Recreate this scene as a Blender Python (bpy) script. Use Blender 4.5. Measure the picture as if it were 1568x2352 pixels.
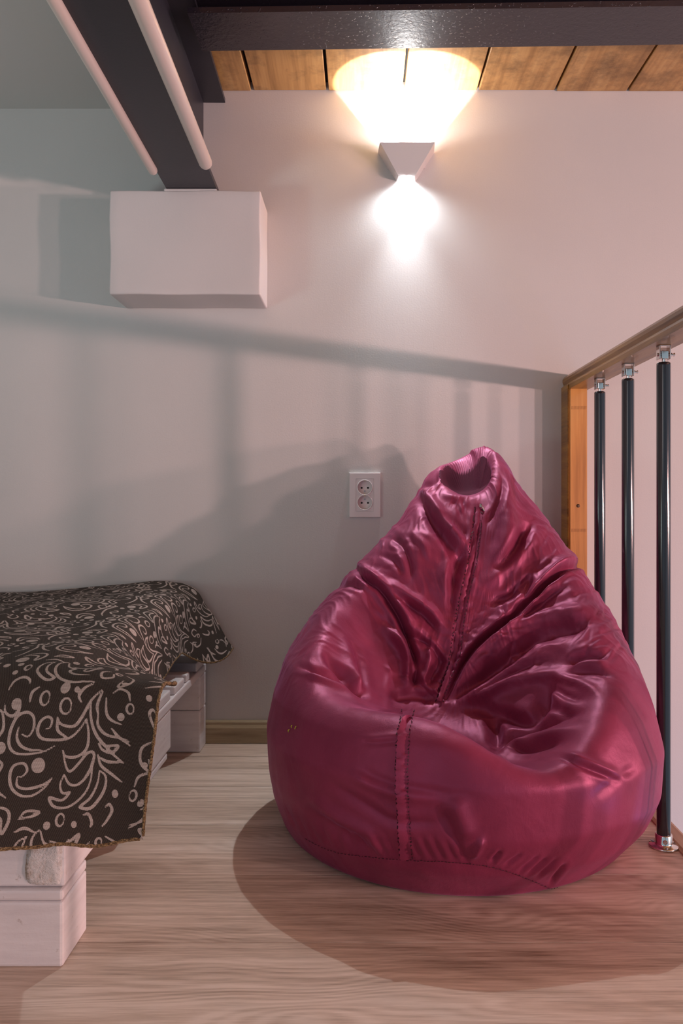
import bpy, bmesh, math, random
import numpy as np
from mathutils import Vector, Matrix

for o in list(bpy.data.objects):
    bpy.data.objects.remove(o, do_unlink=True)
SC = bpy.context.scene
COL = SC.collection
random.seed(7)
rng = np.random.RandomState(7)

# ------------------------------------------------------------------ camera
F = 1760.0; VX = 830.0; VY = 1150.0; CH = 0.63; CD = 2.0     # focal px, vanishing point, eye height, distance to back wall
cam = bpy.data.cameras.new('camera'); co = bpy.data.objects.new('camera', cam); COL.objects.link(co)
co.location = (0, -CD, CH); co.rotation_euler = (math.pi/2, 0, 0)
cam.sensor_fit = 'HORIZONTAL'; cam.sensor_width = 36; cam.lens = 36*F/1568
cam.shift_x = -(VX-784)/1568; cam.shift_y = (VY-1176)/1568
cam.clip_start = 0.05
SC.camera = co

# ------------------------------------------------------------------ world, lights, exposure
w = bpy.data.worlds.new('world'); SC.world = w; w.use_nodes = True
bg = w.node_tree.nodes['Background']; bg.inputs[0].default_value = (0.60, 0.84, 1.0, 1); bg.inputs[1].default_value = 0.40
SC.view_settings.view_transform = 'Standard'; SC.view_settings.look = 'None'
SC.view_settings.gamma = 1; SC.view_settings.exposure = 0.25; SC.view_settings.use_curve_mapping = False

def lamp(name, kind, loc, power, color, radius=0.05, target=None, spot=None, blend=0.2, size=None):
    l = bpy.data.lights.new(name, kind); l.energy = power; l.color = color
    if kind == 'AREA': l.shape = 'DISK'; l.size = size
    else: l.shadow_soft_size = radius
    if spot: l.spot_size = math.radians(spot); l.spot_blend = blend
    o = bpy.data.objects.new(name, l); COL.objects.link(o); o.location = loc
    if target is not None:
        o.rotation_euler = (Vector(target)-Vector(loc)).to_track_quat('-Z', 'Y').to_euler()
    return o
# ceiling lamps of the stairwell / lower floor on the right, warm pink
lamp('stair_lamp_light', 'POINT', (0.55+1.8*2.1, -2.1, 0.935-0.136*1.8*2.1), 175, (1, .58, .53), .09)
lamp('hall_lamp_light', 'POINT', (0.55+1.15*2.7, -2.7, 0.935-0.136*1.15*2.7), 195, (1, .63, .59), .07)
lamp('landing_lamp_light', 'POINT', (0.55+0.82*2.9, -2.9, 0.935-0.12*0.82*2.9), 75, (1, .62, .58), .08)
# added fills, no lamp seen: one behind the viewer, one left washing the ceiling
lamp('front_fill_light', 'AREA', (-1.2, -3.1, 1.1), 2.6, (1, .84, .80), target=(-.6, -.6, .3), size=.8)
left_fill = lamp('left_fill_light', 'AREA', (-1.7, -1.9, .45), 2.6, (.74, 1, .98), target=(-.9, -.6, 1.7), size=.4)
left_fill.data.spread = math.radians(110)
# blue led of the stairs
lamp('stair_led_light', 'POINT', (1.35, -0.75, -0.5), 4, (.25, .4, 1), .05)

# ------------------------------------------------------------------ helpers
def P(px, py, Z):
    return Vector(((px-VX)*Z/F, Z-CD, CH+(VY-py)*Z/F))

def link(name, me, mat=None, parent=None):
    o = bpy.data.objects.new(name, me); COL.objects.link(o)
    if mat: me.materials.append(mat)
    if parent: o.parent = parent
    return o
def obj(name, bm, mat=None, parent=None, smooth=False):
    me = bpy.data.meshes.new(name); bmesh.ops.recalc_face_normals(bm, faces=bm.faces); bm.to_mesh(me); bm.free()
    if smooth: me.polygons.foreach_set('use_smooth', [True]*len(me.polygons))
    return link(name, me, mat, parent)
def thing(name, label, cat, loc=(0,0,0), group=None):
    o = bpy.data.objects.new(name, None); COL.objects.link(o); o.location = loc
    o.empty_display_size = .05
    o['label'] = label; o['category'] = cat
    if group: o['group'] = group
    return o
def tag(o, label, cat, group=None):
    o['label'] = label; o['category'] = cat
    if group: o['group'] = group
    return o
def struct(o):
    o['kind'] = 'structure'; return o
def add_box(bm, x0, x1, y0, y1, z0, z1, bev=0, seg=2):
    t = bmesh.new()
    r = bmesh.ops.create_cube(t, size=1)
    for v in t.verts:
        v.co = Vector(((x0+x1)/2+v.co.x*(x1-x0), (y0+y1)/2+v.co.y*(y1-y0), (z0+z1)/2+v.co.z*(z1-z0)))
    if bev: bmesh.ops.bevel(t, geom=t.edges[:], offset=bev, segments=seg, affect='EDGES', profile=.5)
    me = bpy.data.meshes.new('t'); t.to_mesh(me); t.free(); bm.from_mesh(me); bpy.data.meshes.remove(me)
    return bm
def box(x0, x1, y0, y1, z0, z1, bev=0, seg=2):
    return add_box(bmesh.new(), x0, x1, y0, y1, z0, z1, bev, seg)
def add_lathe(bm, prof, loc, n=32, axis='z', cap0=True):
    # prof: list of (r, h)
    rings = []
    for r, h in prof:
        ring = []
        for i in range(n):
            a = 2*math.pi*i/n
            v = Vector((r*math.cos(a), r*math.sin(a), h))
            if axis == 'x': v = Vector((v.z, v.x, v.y))
            if axis == 'y': v = Vector((v.x, v.z, v.y))
            ring.append(bm.verts.new(v+Vector(loc)))
        rings.append(ring)
    for a, b in zip(rings, rings[1:]):
        for i in range(n):
            bm.faces.new((a[i], a[(i+1) % n], b[(i+1) % n], b[i]))
    if cap0: bm.faces.new(rings[0])
    bm.faces.new(rings[-1])
    return bm
def add_tube(bm, pts, r, n=8, cap=True):
    pts = [Vector(p) for p in pts]; rings = []
    up = Vector((0.13, 0.2, 1)).normalized()
    for i, p in enumerate(pts):
        d = (pts[min(i+1, len(pts)-1)]-pts[max(i-1, 0)]).normalized()
        a = d.cross(up)
        if a.length < .05: a = d.cross(Vector((1, 0, 0)))
        a.normalize(); b = d.cross(a)
        rr = r[i] if hasattr(r, '__len__') else r
        rings.append([bm.verts.new(p+a*rr*math.cos(2*math.pi*k/n)+b*rr*math.sin(2*math.pi*k/n)) for k in range(n)])
    for A, B in zip(rings, rings[1:]):
        for i in range(n): bm.faces.new((A[i], A[(i+1) % n], B[(i+1) % n], B[i]))
    if cap: bm.faces.new(rings[0]); bm.faces.new(rings[-1])
    return bm
def add_extrude(bm, prof, a, b, closed=True):
    """prof: list of 2-D points as (horizontal, vertical) perpendicular to a->b (horizontal run)."""
    a = Vector(a); b = Vector(b); d = (b-a).normalized(); s = Vector((d.y, -d.x, 0)).normalized(); u = s.cross(d)
    A = [bm.verts.new(a+s*p[0]+u*p[1]) for p in prof]; B = [bm.verts.new(b+s*p[0]+u*p[1]) for p in prof]
    n = len(prof)
    for i in range(n): bm.faces.new((A[i], A[(i+1) % n], B[(i+1) % n], B[i]))
    bm.faces.new(A); bm.faces.new(B)
    return bm

# ------------------------------------------------------------------ materials
class NT:
    def __init__(s, name):
        s.m = bpy.data.materials.new(name); s.m.use_nodes = True; s.t = s.m.node_tree; s.n = s.t.nodes; s.b = s.n['Principled BSDF']
    def node(s, typ, **k):
        n = s.n.new(typ)
        for a, v in k.items():
            if a.startswith('i_'):
                key = a[2:].replace('_', ' ')
                n.inputs[int(key) if key.isdigit() else key].default_value = v
            else: setattr(n, a, v)
        return n
    def l(s, a, b): s.t.links.new(a, b)
    def coord(s, scale=(1,1,1), rand=0.0, which='Object'):
        tc = s.node('ShaderNodeTexCoord'); mp = s.node('ShaderNodeMapping'); mp.inputs['Scale'].default_value = scale
        if rand:
            oi = s.node('ShaderNodeObjectInfo'); m = s.node('ShaderNodeMath', operation='MULTIPLY'); m.inputs[1].default_value = rand
            s.l(oi.outputs['Random'], m.inputs[0])
            add = s.node('ShaderNodeVectorMath', operation='ADD'); s.l(tc.outputs[which], add.inputs[0]); s.l(m.outputs[0], add.inputs[1])
            s.l(add.outputs[0], mp.inputs['Vector'])
        else: s.l(tc.outputs[which], mp.inputs['Vector'])
        return mp.outputs[0]
    def noise(s, vec, scale, detail=4, rough=.55, dist=0):
        n = s.node('ShaderNodeTexNoise'); n.inputs['Scale'].default_value = scale; n.inputs['Detail'].default_value = detail
        n.inputs['Roughness'].default_value = rough; n.inputs['Distortion'].default_value = dist
        s.l(vec, n.inputs['Vector']); return n.outputs[0]
    def ramp(s, fac, stops, interp='LINEAR'):
        r = s.node('ShaderNodeValToRGB'); r.color_ramp.interpolation = interp; e = r.color_ramp.elements
        while len(e) < len(stops): e.new(.5)
        for k, (p, c) in enumerate(stops):
            e[k].position = p; e[k].color = (c[0], c[1], c[2], 1) if hasattr(c, '__len__') else (c, c, c, 1)
        s.l(fac, r.inputs[0]); return r.outputs[0]
    def math(s, op, a, b=None, c=None):
        n = s.node('ShaderNodeMath', operation=op)
        for i, x in enumerate((a, b, c)):
            if x is None: continue
            if isinstance(x, (int, float)): n.inputs[i].default_value = x
            else: s.l(x, n.inputs[i])
        return n.outputs[0]
    def mix(s, fac, a, b, blend='MIX'):
        n = s.node('ShaderNodeMix', data_type='RGBA', blend_type=blend)
        for i, x in ((0, fac), (6, a), (7, b)):
            if isinstance(x, (int, float)): n.inputs[i].default_value = x
            elif isinstance(x, (tuple, list)): n.inputs[i].default_value = (*x, 1)
            else: s.l(x, n.inputs[i])
        return n.outputs[2]
    def bump(s, h, strength=.3, dist=.002, normal=None):
        n = s.node('ShaderNodeBump'); n.inputs['Strength'].default_value = strength; n.inputs['Distance'].default_value = dist
        s.l(h, n.inputs['Height'])
        if normal: s.l(normal, n.inputs['Normal'])
        s.l(n.outputs[0], s.b.inputs['Normal']); return n.outputs[0]
    def set(s, **k):
        for a, v in k.items():
            i = s.b.inputs[a.replace('_', ' ')]
            if isinstance(v, (int, float)): i.default_value = v
            elif isinstance(v, (tuple, list)): i.default_value = (*v, 1)
            else: s.l(v, i)
        return s

def simple(name, col, rough=.5, metal=0, **k):
    t = NT(name); t.set(Base_Color=col, Roughness=rough, Metallic=metal, **k); return t.m

t = NT('wall_paint'); v = t.coord((1,1,1))
a = t.noise(v, 2.2, 3); t.set(Base_Color=t.ramp(a, [(.3, (.60,.585,.575)), (.7, (.635,.62,.61))]), Roughness=.62)
nz = t.noise(v, 260, 3); nb = t.noise(t.coord((1,1,.12)), 60, 2)
t.bump(t.math('ADD', nz, t.math('MULTIPLY', nb, .6)), .18, .0012); M_wall = t.m

t = NT('plaster_white'); v = t.coord()
t.set(Base_Color=(.66,.63,.63), Roughness=.6); t.bump(t.math('ADD', t.noise(v, 9, 2), t.math('MULTIPLY', t.noise(v, 200, 3), .1)), .25, .008); M_plaster = t.m
t = NT('ceiling_paint'); v = t.coord()
t.set(Base_Color=(.60,.60,.585), Roughness=.55); t.bump(t.noise(v, 220, 3), .12, .001); M_ceil = t.m

def wood_floor():
    t = NT('laminate_oak')
    v = t.coord((1,1,1), 37.0)
    sx = t.node('ShaderNodeSeparateXYZ'); t.l(v, sx.inputs[0])
    mp = t.node('ShaderNodeMapping'); t.l(v, mp.inputs[0]); mp.inputs['Scale'].default_value = (1.3, 4.5, 1)
    warp = t.noise(mp.outputs[0], 1.3, 2, .5, .3)
    ph = t.math('ADD', t.math('MULTIPLY', sx.outputs[1], 400.0), t.math('MULTIPLY', warp, 150.0))
    ring = t.math('ADD', t.math('MULTIPLY', t.math('SINE', ph), .5), .5)
    msk = t.noise(mp.outputs[0], .8, 2)
    ring = t.math('MULTIPLY', ring, t.ramp(msk, [(.48, .12), (.62, 1.0)]))
    mp2 = t.node('ShaderNodeMapping'); t.l(v, mp2.inputs[0]); mp2.inputs['Scale'].default_value = (2.6, 70, 1)
    g1 = t.noise(mp2.outputs[0], 1.5, 7, .62, .15)
    mp3 = t.node('ShaderNodeMapping'); t.l(v, mp3.inputs[0]); mp3.inputs['Scale'].default_value = (16, 520, 1)
    g2 = t.noise(mp3.outputs[0], 1.5, 3, .6)
    mp4 = t.node('ShaderNodeMapping'); t.l(v, mp4.inputs[0]); mp4.inputs['Scale'].default_value = (1.0, 9, 1)
    g3 = t.noise(mp4.outputs[0], 1.4, 3, .5)
    oi = t.node('ShaderNodeObjectInfo')
    s = t.math('ADD', t.math('MULTIPLY', ring, .10), t.math('MULTIPLY', g1, .50))
    s = t.math('ADD', s, t.math('MULTIPLY', g2, .30)); s = t.math('ADD', s, t.math('MULTIPLY', g3, .44))
    s = t.math('ADD', s, t.math('MULTIPLY', oi.outputs['Random'], .05))
    c = t.ramp(s, [(.46, (.29,.20,.148)), (.56, (.49,.36,.28)), (.66, (.67,.52,.42)), (.80, (.86,.71,.61))])
    # small knots
    mp5 = t.node('ShaderNodeMapping'); t.l(v, mp5.inputs[0]); mp5.inputs['Scale'].default_value = (2.2, 5.5, 1)
    vo = t.node('ShaderNodeTexVoronoi'); vo.inputs['Scale'].default_value = 1.0; t.l(mp5.outputs[0], vo.inputs['Vector'])
    kn = t.ramp(vo.outputs[0], [(.0, 1.0), (.055, .0)])
    c = t.mix(t.math('MULTIPLY', kn, .6), c, (.12,.075,.05))
    t.set(Base_Color=c, Roughness=.42, Specular_IOR_Level=.4)
    t.bump(s, .14, .0015)
    return t.m
M_floor = wood_floor()

def wood(name, c1, c2, c3, rough=.35, axis=1, sc=1.0, stain=.0, coat=0.0, rand=11.0):
    t = NT(name); v = t.coord((1,1,1), rand)
    s1 = [22*sc]*3; s1[axis] = 1.6*sc; s2 = [170*sc]*3; s2[axis] = 7*sc
    m1 = t.node('ShaderNodeMapping'); t.l(v, m1.inputs[0]); m1.inputs['Scale'].default_value = s1
    m2 = t.node('ShaderNodeMapping'); t.l(v, m2.inputs[0]); m2.inputs['Scale'].default_value = s2
    g = t.math('ADD', t.math('MULTIPLY', t.noise(m1.outputs[0], 1.2, 5, .6, 1.2), .7), t.math('MULTIPLY', t.noise(m2.outputs[0], 1.0, 3), .3))
    c = t.ramp(g, [(.33, c1), (.5, c2), (.68, c3)])
    if stain:
        st = t.noise(v, 9*sc, 6, .7)
        c = t.mix(t.ramp(st, [(.47, 0.0), (.66, stain)]), c, (c1[0]*.35, c1[1]*.35, c1[2]*.4))
    t.set(Base_Color=c, Roughness=rough, Coat_Weight=coat, Coat_Roughness=.12); t.bump(g, .12, .001); return t.m
M_board = wood('varnished_board', (.34,.17,.055), (.52,.28,.10), (.62,.37,.15), .42, 1, .8, .72)
M_rail = wood('oiled_oak', (.10,.036,.004), (.22,.095,.012), (.33,.17,.028), .34, 1, 1.2, 0, .2)
M_post = wood('varnished_pine', (.44,.16,.028), (.68,.29,.065), (.82,.41,.12), .28, 2, .7, 0, .6)
M_bboard = wood('baseboard_oak', (.26,.19,.11), (.40,.31,.19), (.52,.42,.28), .45, 0, 1)
M_nose = wood('nosing_oak', (.36,.21,.13), (.46,.29,.19), (.55,.36,.25), .4, 1, 1)

t = NT('black_gloss_paint'); v = t.coord()
nz = t.math('ADD', t.noise(v, 95, 3, .6), t.math('MULTIPLY', t.ramp(t.noise(v, 170, 1), [(.66, 0.0), (.74, 1.0)]), 1.2))
t.set(Base_Color=(.022,.018,.027), Roughness=.27, Specular_IOR_Level=.9); t.bump(nz, .7, .0012); M_beam = t.m
t = NT('black_satin_paint'); v = t.coord()
t.set(Base_Color=(.026,.025,.035), Roughness=.42); t.bump(t.noise(v, 160, 3, .6), .2, .0008); M_beam2 = t.m
M_trunk = simple('cream_plastic', (.66,.58,.53), .35)
M_chrome = simple('polished_steel', (.72,.68,.66), .14, 1)
M_tube = simple('black_lacquer_tube', (.016,.015,.022), .16, 0, Coat_Weight=.6, Coat_Roughness=.06)
M_alu = simple('brushed_aluminium', (.80,.74,.72), .42, .45)
M_plastic = simple('white_plastic', (.80,.74,.74), .28)
M_dark = simple('dark_hole', (.012,.011,.011), .7)
M_screw = simple('grey_screw', (.35,.36,.38), .4, .6)
M_brass = simple('brass_contact', (.5,.34,.12), .35, .9)

t = NT('white_painted_pallet'); v = t.coord()
m1 = t.node('ShaderNodeMapping'); t.l(v, m1.inputs[0]); m1.inputs['Scale'].default_value = (5, 5, 40)
g = t.noise(m1.outputs[0], 2, 5, .6); sp = t.noise(v, 55, 5, .7)
c = t.mix(t.ramp(sp, [(.64, 0.0), (.72, .55)]), t.ramp(g, [(.3, (.74,.69,.70)), (.7, (.84,.80,.81))]), (.34,.25,.20))
t.set(Base_Color=c, Roughness=.5); t.bump(t.math('ADD', g, sp), .3, .0015); M_pallet = t.m
t = NT('chipped_wood'); v = t.coord()
g = t.noise(v, 45, 6, .75)
t.set(Base_Color=t.ramp(g, [(.36, (.42,.30,.22)), (.44, (.70,.62,.57)), (.54, (.80,.76,.74))]), Roughness=.8); t.bump(g, .9, .008); M_chip = t.m
M_matt = simple('mattress_ticking', (.72,.72,.74), .8)

# satin nylon of the bean bag
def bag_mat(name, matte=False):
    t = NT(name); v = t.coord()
    big = t.noise(v, 5, 4, .6, .8); k = .28 if matte else 1  # matte reverse side, also darkened to paint the shade inside the neck
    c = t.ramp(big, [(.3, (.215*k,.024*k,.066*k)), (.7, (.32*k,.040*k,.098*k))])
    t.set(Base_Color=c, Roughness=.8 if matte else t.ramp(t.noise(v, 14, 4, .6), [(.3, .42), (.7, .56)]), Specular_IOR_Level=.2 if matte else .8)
    t.b.inputs['Specular Tint'].default_value = (1, .50, .82, 1)
    if not matte: t.b.inputs['Metallic'].default_value = .24; t.b.inputs['Sheen Weight'].default_value = .18; t.b.inputs['Sheen Tint'].default_value = (.80, .33, .70, 1); t.b.inputs['Sheen Roughness'].default_value = .35
    m1 = t.node('ShaderNodeMapping'); t.l(v, m1.inputs[0]); m1.inputs['Scale'].default_value = (1, 1, .5); m1.inputs['Rotation'].default_value = (.2, .7, .3)
    w1 = t.noise(m1.outputs[0], 52, 7, .7, 1.0)
    m2 = t.node('ShaderNodeMapping'); t.l(v, m2.inputs[0]); m2.inputs['Scale'].default_value = (.35, 1, 1); m2.inputs['Rotation'].default_value = (.1, -.8, -.2)
    w2 = t.noise(m2.outputs[0], 90, 5, .7, .6)
    wv = t.noise(v, 1100, 1)
    h = t.math('ADD', t.math('MULTIPLY', w1, .8), t.math('ADD', t.math('MULTIPLY', w2, .3), t.math('MULTIPLY', wv, .06)))
    t.bump(h, .20, .005); return t.m
M_bag = bag_mat('burgundy_nylon'); M_bag_shaded = bag_mat('burgundy_nylon_shaded', True)
M_thread = simple('dark_thread', (.05,.006,.018), .6)

# ------------------------------------------------------------------ the setting
wall = struct(obj('wall_back', box(-2.2, 4.5, 0, .12, -2.6, 2.1), M_wall))
wl = struct(obj('wall_left', box(-2.32, -2.2, -3.6, .12, -.25, 2.1), M_wall))
# floor: slab carrying the laminate planks (run left-right)
floor = struct(obj('floor', box(-2.2, .60, -3.6, 0, -.22, -.0095), simple('floor_core', (.05,.035,.025), .9)))
struct(obj('floor', box(-2.2, 4.5, -4.5, .12, -2.75, -2.6), simple('lower_floor_tiles', (.42,.38,.36), .5)))      # storey below, seen through the stairwell
PW = .1985
def plank_mesh(x0, x1):
    me = bpy.data.meshes.new('plank'); b = box(x0, x1, -PW/2+.0007, PW/2-.0007, -.009, 0); b.to_mesh(me); b.free()
    me.materials.append(M_floor); return me
pm = {}
k = 0
yy = 1.688-2.0+PW*1.5      # joint lines seen at depth 1.688, 1.49, 1.29, 1.09 m
while yy > -3.5:
    off = [-.95, -.25, -1.55, -.6][k % 4]
    xs = [-2.2] + [x for x in (off-1.3+.0, off, off+1.38*1, off+2.76) if -2.15 < x < .55] + [.60]
    if -1.15 < yy < 0: xs = [-2.2, [-1.25, -1.62][k % 2], .60]
    for xa, xb in zip(xs, xs[1:]):
        y1 = min(PW/2, -yy-.001) if yy+PW/2 > -.001 else None
        m = plank_mesh(xa+.0003, xb-.0003)
        if yy+PW/2 > 0:
            for vv in m.vertices:
                if vv.co.y+yy > -.001: vv.co.y = -.001-yy
        o = bpy.data.objects.new('plank', m); COL.objects.link(o); o.parent = floor; o.location = (0, yy, 0)
    yy -= PW; k += 1
# stair nosing along the floor edge
nz = obj('trim_1', add_extrude(bmesh.new(), [(-.003,0),(-.003,.0045),(.002,.006),(.024,.006),(.030,.003),(.030,-.05),(.0245,-.05),(.0245,0)], (.6005,-.001,0), (.6005,-3.6,0)), M_nose)
nz.data.transform(Matrix.Identity(4)); struct(nz)
bb = obj('baseboard_back', add_extrude(bmesh.new(), [(0,0),(0,.001),(.014,.001),(.014,.040),(.010,.048),(.010,.054),(.006,.058),(0,.058)], (-2.2,-.0005,0), (.50,-.0005,0)), M_bboard); struct(bb)
# plastered ceiling left of the beam, board ceiling right of it
ceil = struct(obj('ceiling', box(-2.2, -.4165-.005, -3.6, 0, 1.653, 1.75), M_ceil))
cb = struct(obj('ceiling_deck', box(-.43, 3.2, -3.6, 0, 1.722, 1.80), simple('deck_black', (.01,.01,.01), .9)))
JX = [x/880.0 - VX/880.0 for x in (580, 752, 926, 1097, 1275, 1440)]
edges = [-.36-.05] + JX + [JX[-1]+.195*i for i in range(1, 10)]
random.seed(3)
for i, (xa, xb) in enumerate(zip(edges, edges[1:])):
    g = .0030 if i not in (0, 1) else .0042
    dz = random.uniform(-.002, .002)
    b = box(xa+g, xb-g, -3.6, -.001, 1.700+dz, 1.720, .0015, 1)
    o = obj('ceiling_board', b, M_board, cb)

# ------------------------------------------------------------------ steel beams
def i_prof(w, h, tf=.011, tw=.009):
    return [(-w/2,0),(w/2,0),(w/2,tf),(tw/2+.006,tf+.003),(tw/2,tf+.010),(tw/2,h-tf-.010),(tw/2+.006,h-tf-.003),(w/2,h-tf),(w/2,h),(-w/2,h),(-w/2,h-tf),(-tw/2,h-tf),(-tw/2,tf),(-w/2,tf)]
A = Vector((-.4165, -.002, 1.389)); B = Vector((-.340, -3.4, 1.389))
prof = i_prof(.122, .290)
beam = thing('steel_beam', 'black painted steel I-beam running from the white wall box toward the viewer', 'beam', (A.x, A.y, A.z))
def local(parent, o):
    o.parent = parent; o.location = -Vector(parent.location); return o
o = obj('beam_body', add_extrude(bmesh.new(), prof, A, B), M_beam2); local(beam, o)
# white trunkings on both lower flange edges
dv = (B-A).normalized(); sv = Vector((dv.y, -dv.x, 0)).normalized()
def trunk(name, off, Zend, r, label, flat=.8):
    bm = bmesh.new(); p0 = A+dv*((CD-Zend)/-dv.y) + sv*off
    p0.z = 1.389-r*.35; pts = [p0+dv*(.004*0), p0+dv*.002, p0+dv*.006, p0+dv*.012, p0+dv*2.9]
    add_tube(bm, pts, [r*.45, r*.75, r*.93, r, r], 20)
    o = obj(name, bm, M_trunk, None, True)
    return tag(o, label, 'trunking', 'cream trunkings on the black beam')
trunk('cable_trunking', .066, 1.765, .0105, 'thin cream round trunking along the left lower edge of the black beam')
trunk('cable_trunking', -.062, 1.72, .0150, 'thicker cream round trunking along the right lower edge of the black beam')
# cross beam in front of the board ceiling
X0, X1 = -.34, 3.1
def zy(x): return -(.288 + .030*(x+.34)/1.2)
cbm = bmesh.new()
a1 = Vector((-.358, -.352, 1.636)); b1 = Vector((3.1, -.432, 1.636))
add_extrude(cbm, [(-p[0], p[1]) for p in [(-.0665,0),(.0665,0),(.0665,.012),(.004,.016),(.004,.05),(.0665,.054),(.0665,.062),(-.0665,.062),(-.0665,.054),(-.004,.05),(-.004,.016),(-.0665,.012)]], a1, b1)
tb = obj('cross_beam', cbm, M_beam)
tag(tb, 'glossy black painted steel cross beam under the wooden ceiling boards', 'beam')

# plaster box on the wall below the beam
bm = bmesh.new(); add_box(bm, -.612, -.2455, -.14, 0, 1.131, 1.3835, 0)
bmesh.ops.subdivide_edges(bm, edges=bm.edges[:], cuts=14, use_grid_fill=True)
for v in bm.verts:
    n = math.sin(v.co.x*23+1)*math.cos(v.co.z*19)*.0012+math.sin(v.co.z*41+v.co.x*7)*.0006
    if v.co.y < -.001: v.co.y += n; v.co.x += math.sin(v.co.z*37)*.0010; v.co.z += math.sin(v.co.x*31)*.0008
pb = obj('plaster_box', bm, M_plaster, None, True)
md = pb.modifiers.new('bev', 'BEVEL'); md.width = .004; md.segments = 3; md.limit_method = 'ANGLE'; md.angle_limit = math.radians(50)
tag(pb, 'white plastered box projecting from the wall and carrying the black beam', 'box')
mo = obj('mortar_pad', box(-.480, -.352, -.139, -.006, 1.3825, 1.3885, .002, 2), M_plaster, pb)

# ------------------------------------------------------------------ wall sconce
SX, SZ = (932-VX)/880.0, CH+(VY-362)/880.0
sc = thing('wall_sconce', 'small brushed aluminium wedge wall lamp lighting the wall up and down', 'lamp', (SX, 0, SZ))
d = .060
def sconce_body():
    bm = bmesh.new(); th = .0016
    T, Bm = .012, -.062                 # top and bottom heights
    def shell(ins):
        w1, w2 = .0735-ins, .021-ins
        return [Vector((-w1, 0, T)), Vector((-w1+.004, -d+ins, T)), Vector((w1-.004, -d+ins, T)), Vector((w1, 0, T))], \
               [Vector((-w2-.004, 0, Bm)), Vector((-w2, -d*.55+ins, Bm)), Vector((w2, -d*.55+ins, Bm)), Vector((w2+.004, 0, Bm))]
    for ins in (0, th):
        t_, b_ = shell(ins)
        tv = [bm.verts.new(p) for p in t_]; bv = [bm.verts.new(p) for p in b_]
        for i in range(3): bm.faces.new((tv[i], tv[i+1], bv[i+1], bv[i]))
        if ins == 0: O = (tv, bv)
        else:
            for k in (0, 1):
                for i in range(3): bm.faces.new((O[k][i], O[k][i+1], (tv, bv)[k][i+1], (tv, bv)[k][i]))
    return bm
obj('shade', sconce_body(), M_alu, sc)
obj('mounting_plate', box(-.05, .05, -.004, 0, -.030, .004, .001, 1), M_alu, sc)
t = NT('led_lens'); t.b.inputs['Emission Color'].default_value = (.92,.97,1,1); t.b.inputs['Emission Strength'].default_value = 9; M_led = t.m
for x in (-.043, .043):
    o = obj('led_lens', add_lathe(bmesh.new(), [(.008,0),(.009,.002),(.005,.005)], (x, -.030, -.014), 20), M_led, sc, True)
o = obj('led_lens', add_lathe(bmesh.new(), [(.005,-.004),(.008,-.002),(.008,0)], (0, -.020, -.050), 20), M_led, sc, True)
def sspot(x, y, z, tgt, power, ang, blend, col, r=.004):
    l = lamp('sconce_light', 'SPOT', (SX+x, y, SZ+z), power, col, r, (SX+tgt[0], tgt[1], SZ+tgt[2]), ang, blend); return l
for x in (-.043, .043):
    sspot(x, -.030, -.005, (x, -.030, 1), 9, 79, .04, (.97,.97,1))
sspot(0, -.030, -.056, (0, -.030-.50, -1), 44, 88, 1.0, (.88,.95,1), .008)      # floor beam
sspot(0, -.030, -.058, (0, -.04, -1), 4.2, 156, .85, (.86,.95,1), .025)           # glow just below
sspot(0, -.034, .010, (0, -.30, 1), 2.2, 172, .3, (1,.93,.88), .02)              # stray light upward

# ------------------------------------------------------------------ double wall socket
cx, cz = (837.5-VX)/880.0, CH+(VY-1137)/880.0
so = thing('wall_socket', 'white double wall socket with two round outlets on the grey wall', 'socket', (cx, 0, cz))
W, H = .0405, .0580
bm = bmesh.new()
def ring_frame(bm, W, H, w, h, y0, y1, slope=.0):
    o1 = [(-W,-H),(W,-H),(W,H),(-W,H)]; i1 = [(-w,-h),(w,-h),(w,h),(-w,h)]
    V = lambda pts, y, s=0: [bm.verts.new((p[0]-math.copysign(s,p[0]), y, p[1]-math.copysign(s,p[1]))) for p in pts]
    a = V(o1, y0); b = V(o1, y1+.002, 0); b2 = V(o1, y1, .0012); c = V(i1, y1); e = V(i1, y0)
    for A_, B_ in ((a,b),(b,b2),(b2,c),(c,e)):
        for i in range(4): bm.faces.new((A_[i], A_[(i+1)%4], B_[(i+1)%4], B_[i]))
ring_frame(bm, W, H, .0233, .0425, 0, -.010)
obj('frame', bm, M_plastic, so)
# insert plate with two round wells, each a real recess
bm = bmesh.new(); N = 40; R = .0192; wells = [(0, .0195), (0, -.0195)]
def well_plate(cz0, z0, z1, w):
    sq = []
    ring = []
    for i in range(N):
        a = 2*math.pi*i/N; c_, s_ = math.cos(a), math.sin(a)
        ring.append(bm.verts.new((R*c_, -.0092, cz0+R*s_)))
        k = 1e9
        if abs(c_) > 1e-6: k = min(k, w/abs(c_))
        hz = (z1-cz0) if s_ > 0 else (cz0-z0)
        if abs(s_) > 1e-6: k = min(k, hz/abs(s_))
        k = max(k, R*1.001)
        sq.append(bm.verts.new((k*c_, -.0092, cz0+k*s_)))
    for qx in (-w, w):
        for qz in (z0, z1):
            m = min(sq, key=lambda v: (v.co.x-qx)**2+(v.co.z-qz)**2); m.co.x = qx; m.co.z = qz
    for i in range(N): bm.faces.new((ring[i], ring[(i+1)%N], sq[(i+1)%N], sq[i]))
well_plate(.0195, .0001, .0422, .0230); well_plate(-.0195, -.0422, -.0001, .0230)
obj('insert_plate', bm, M_plastic, so)
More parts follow.
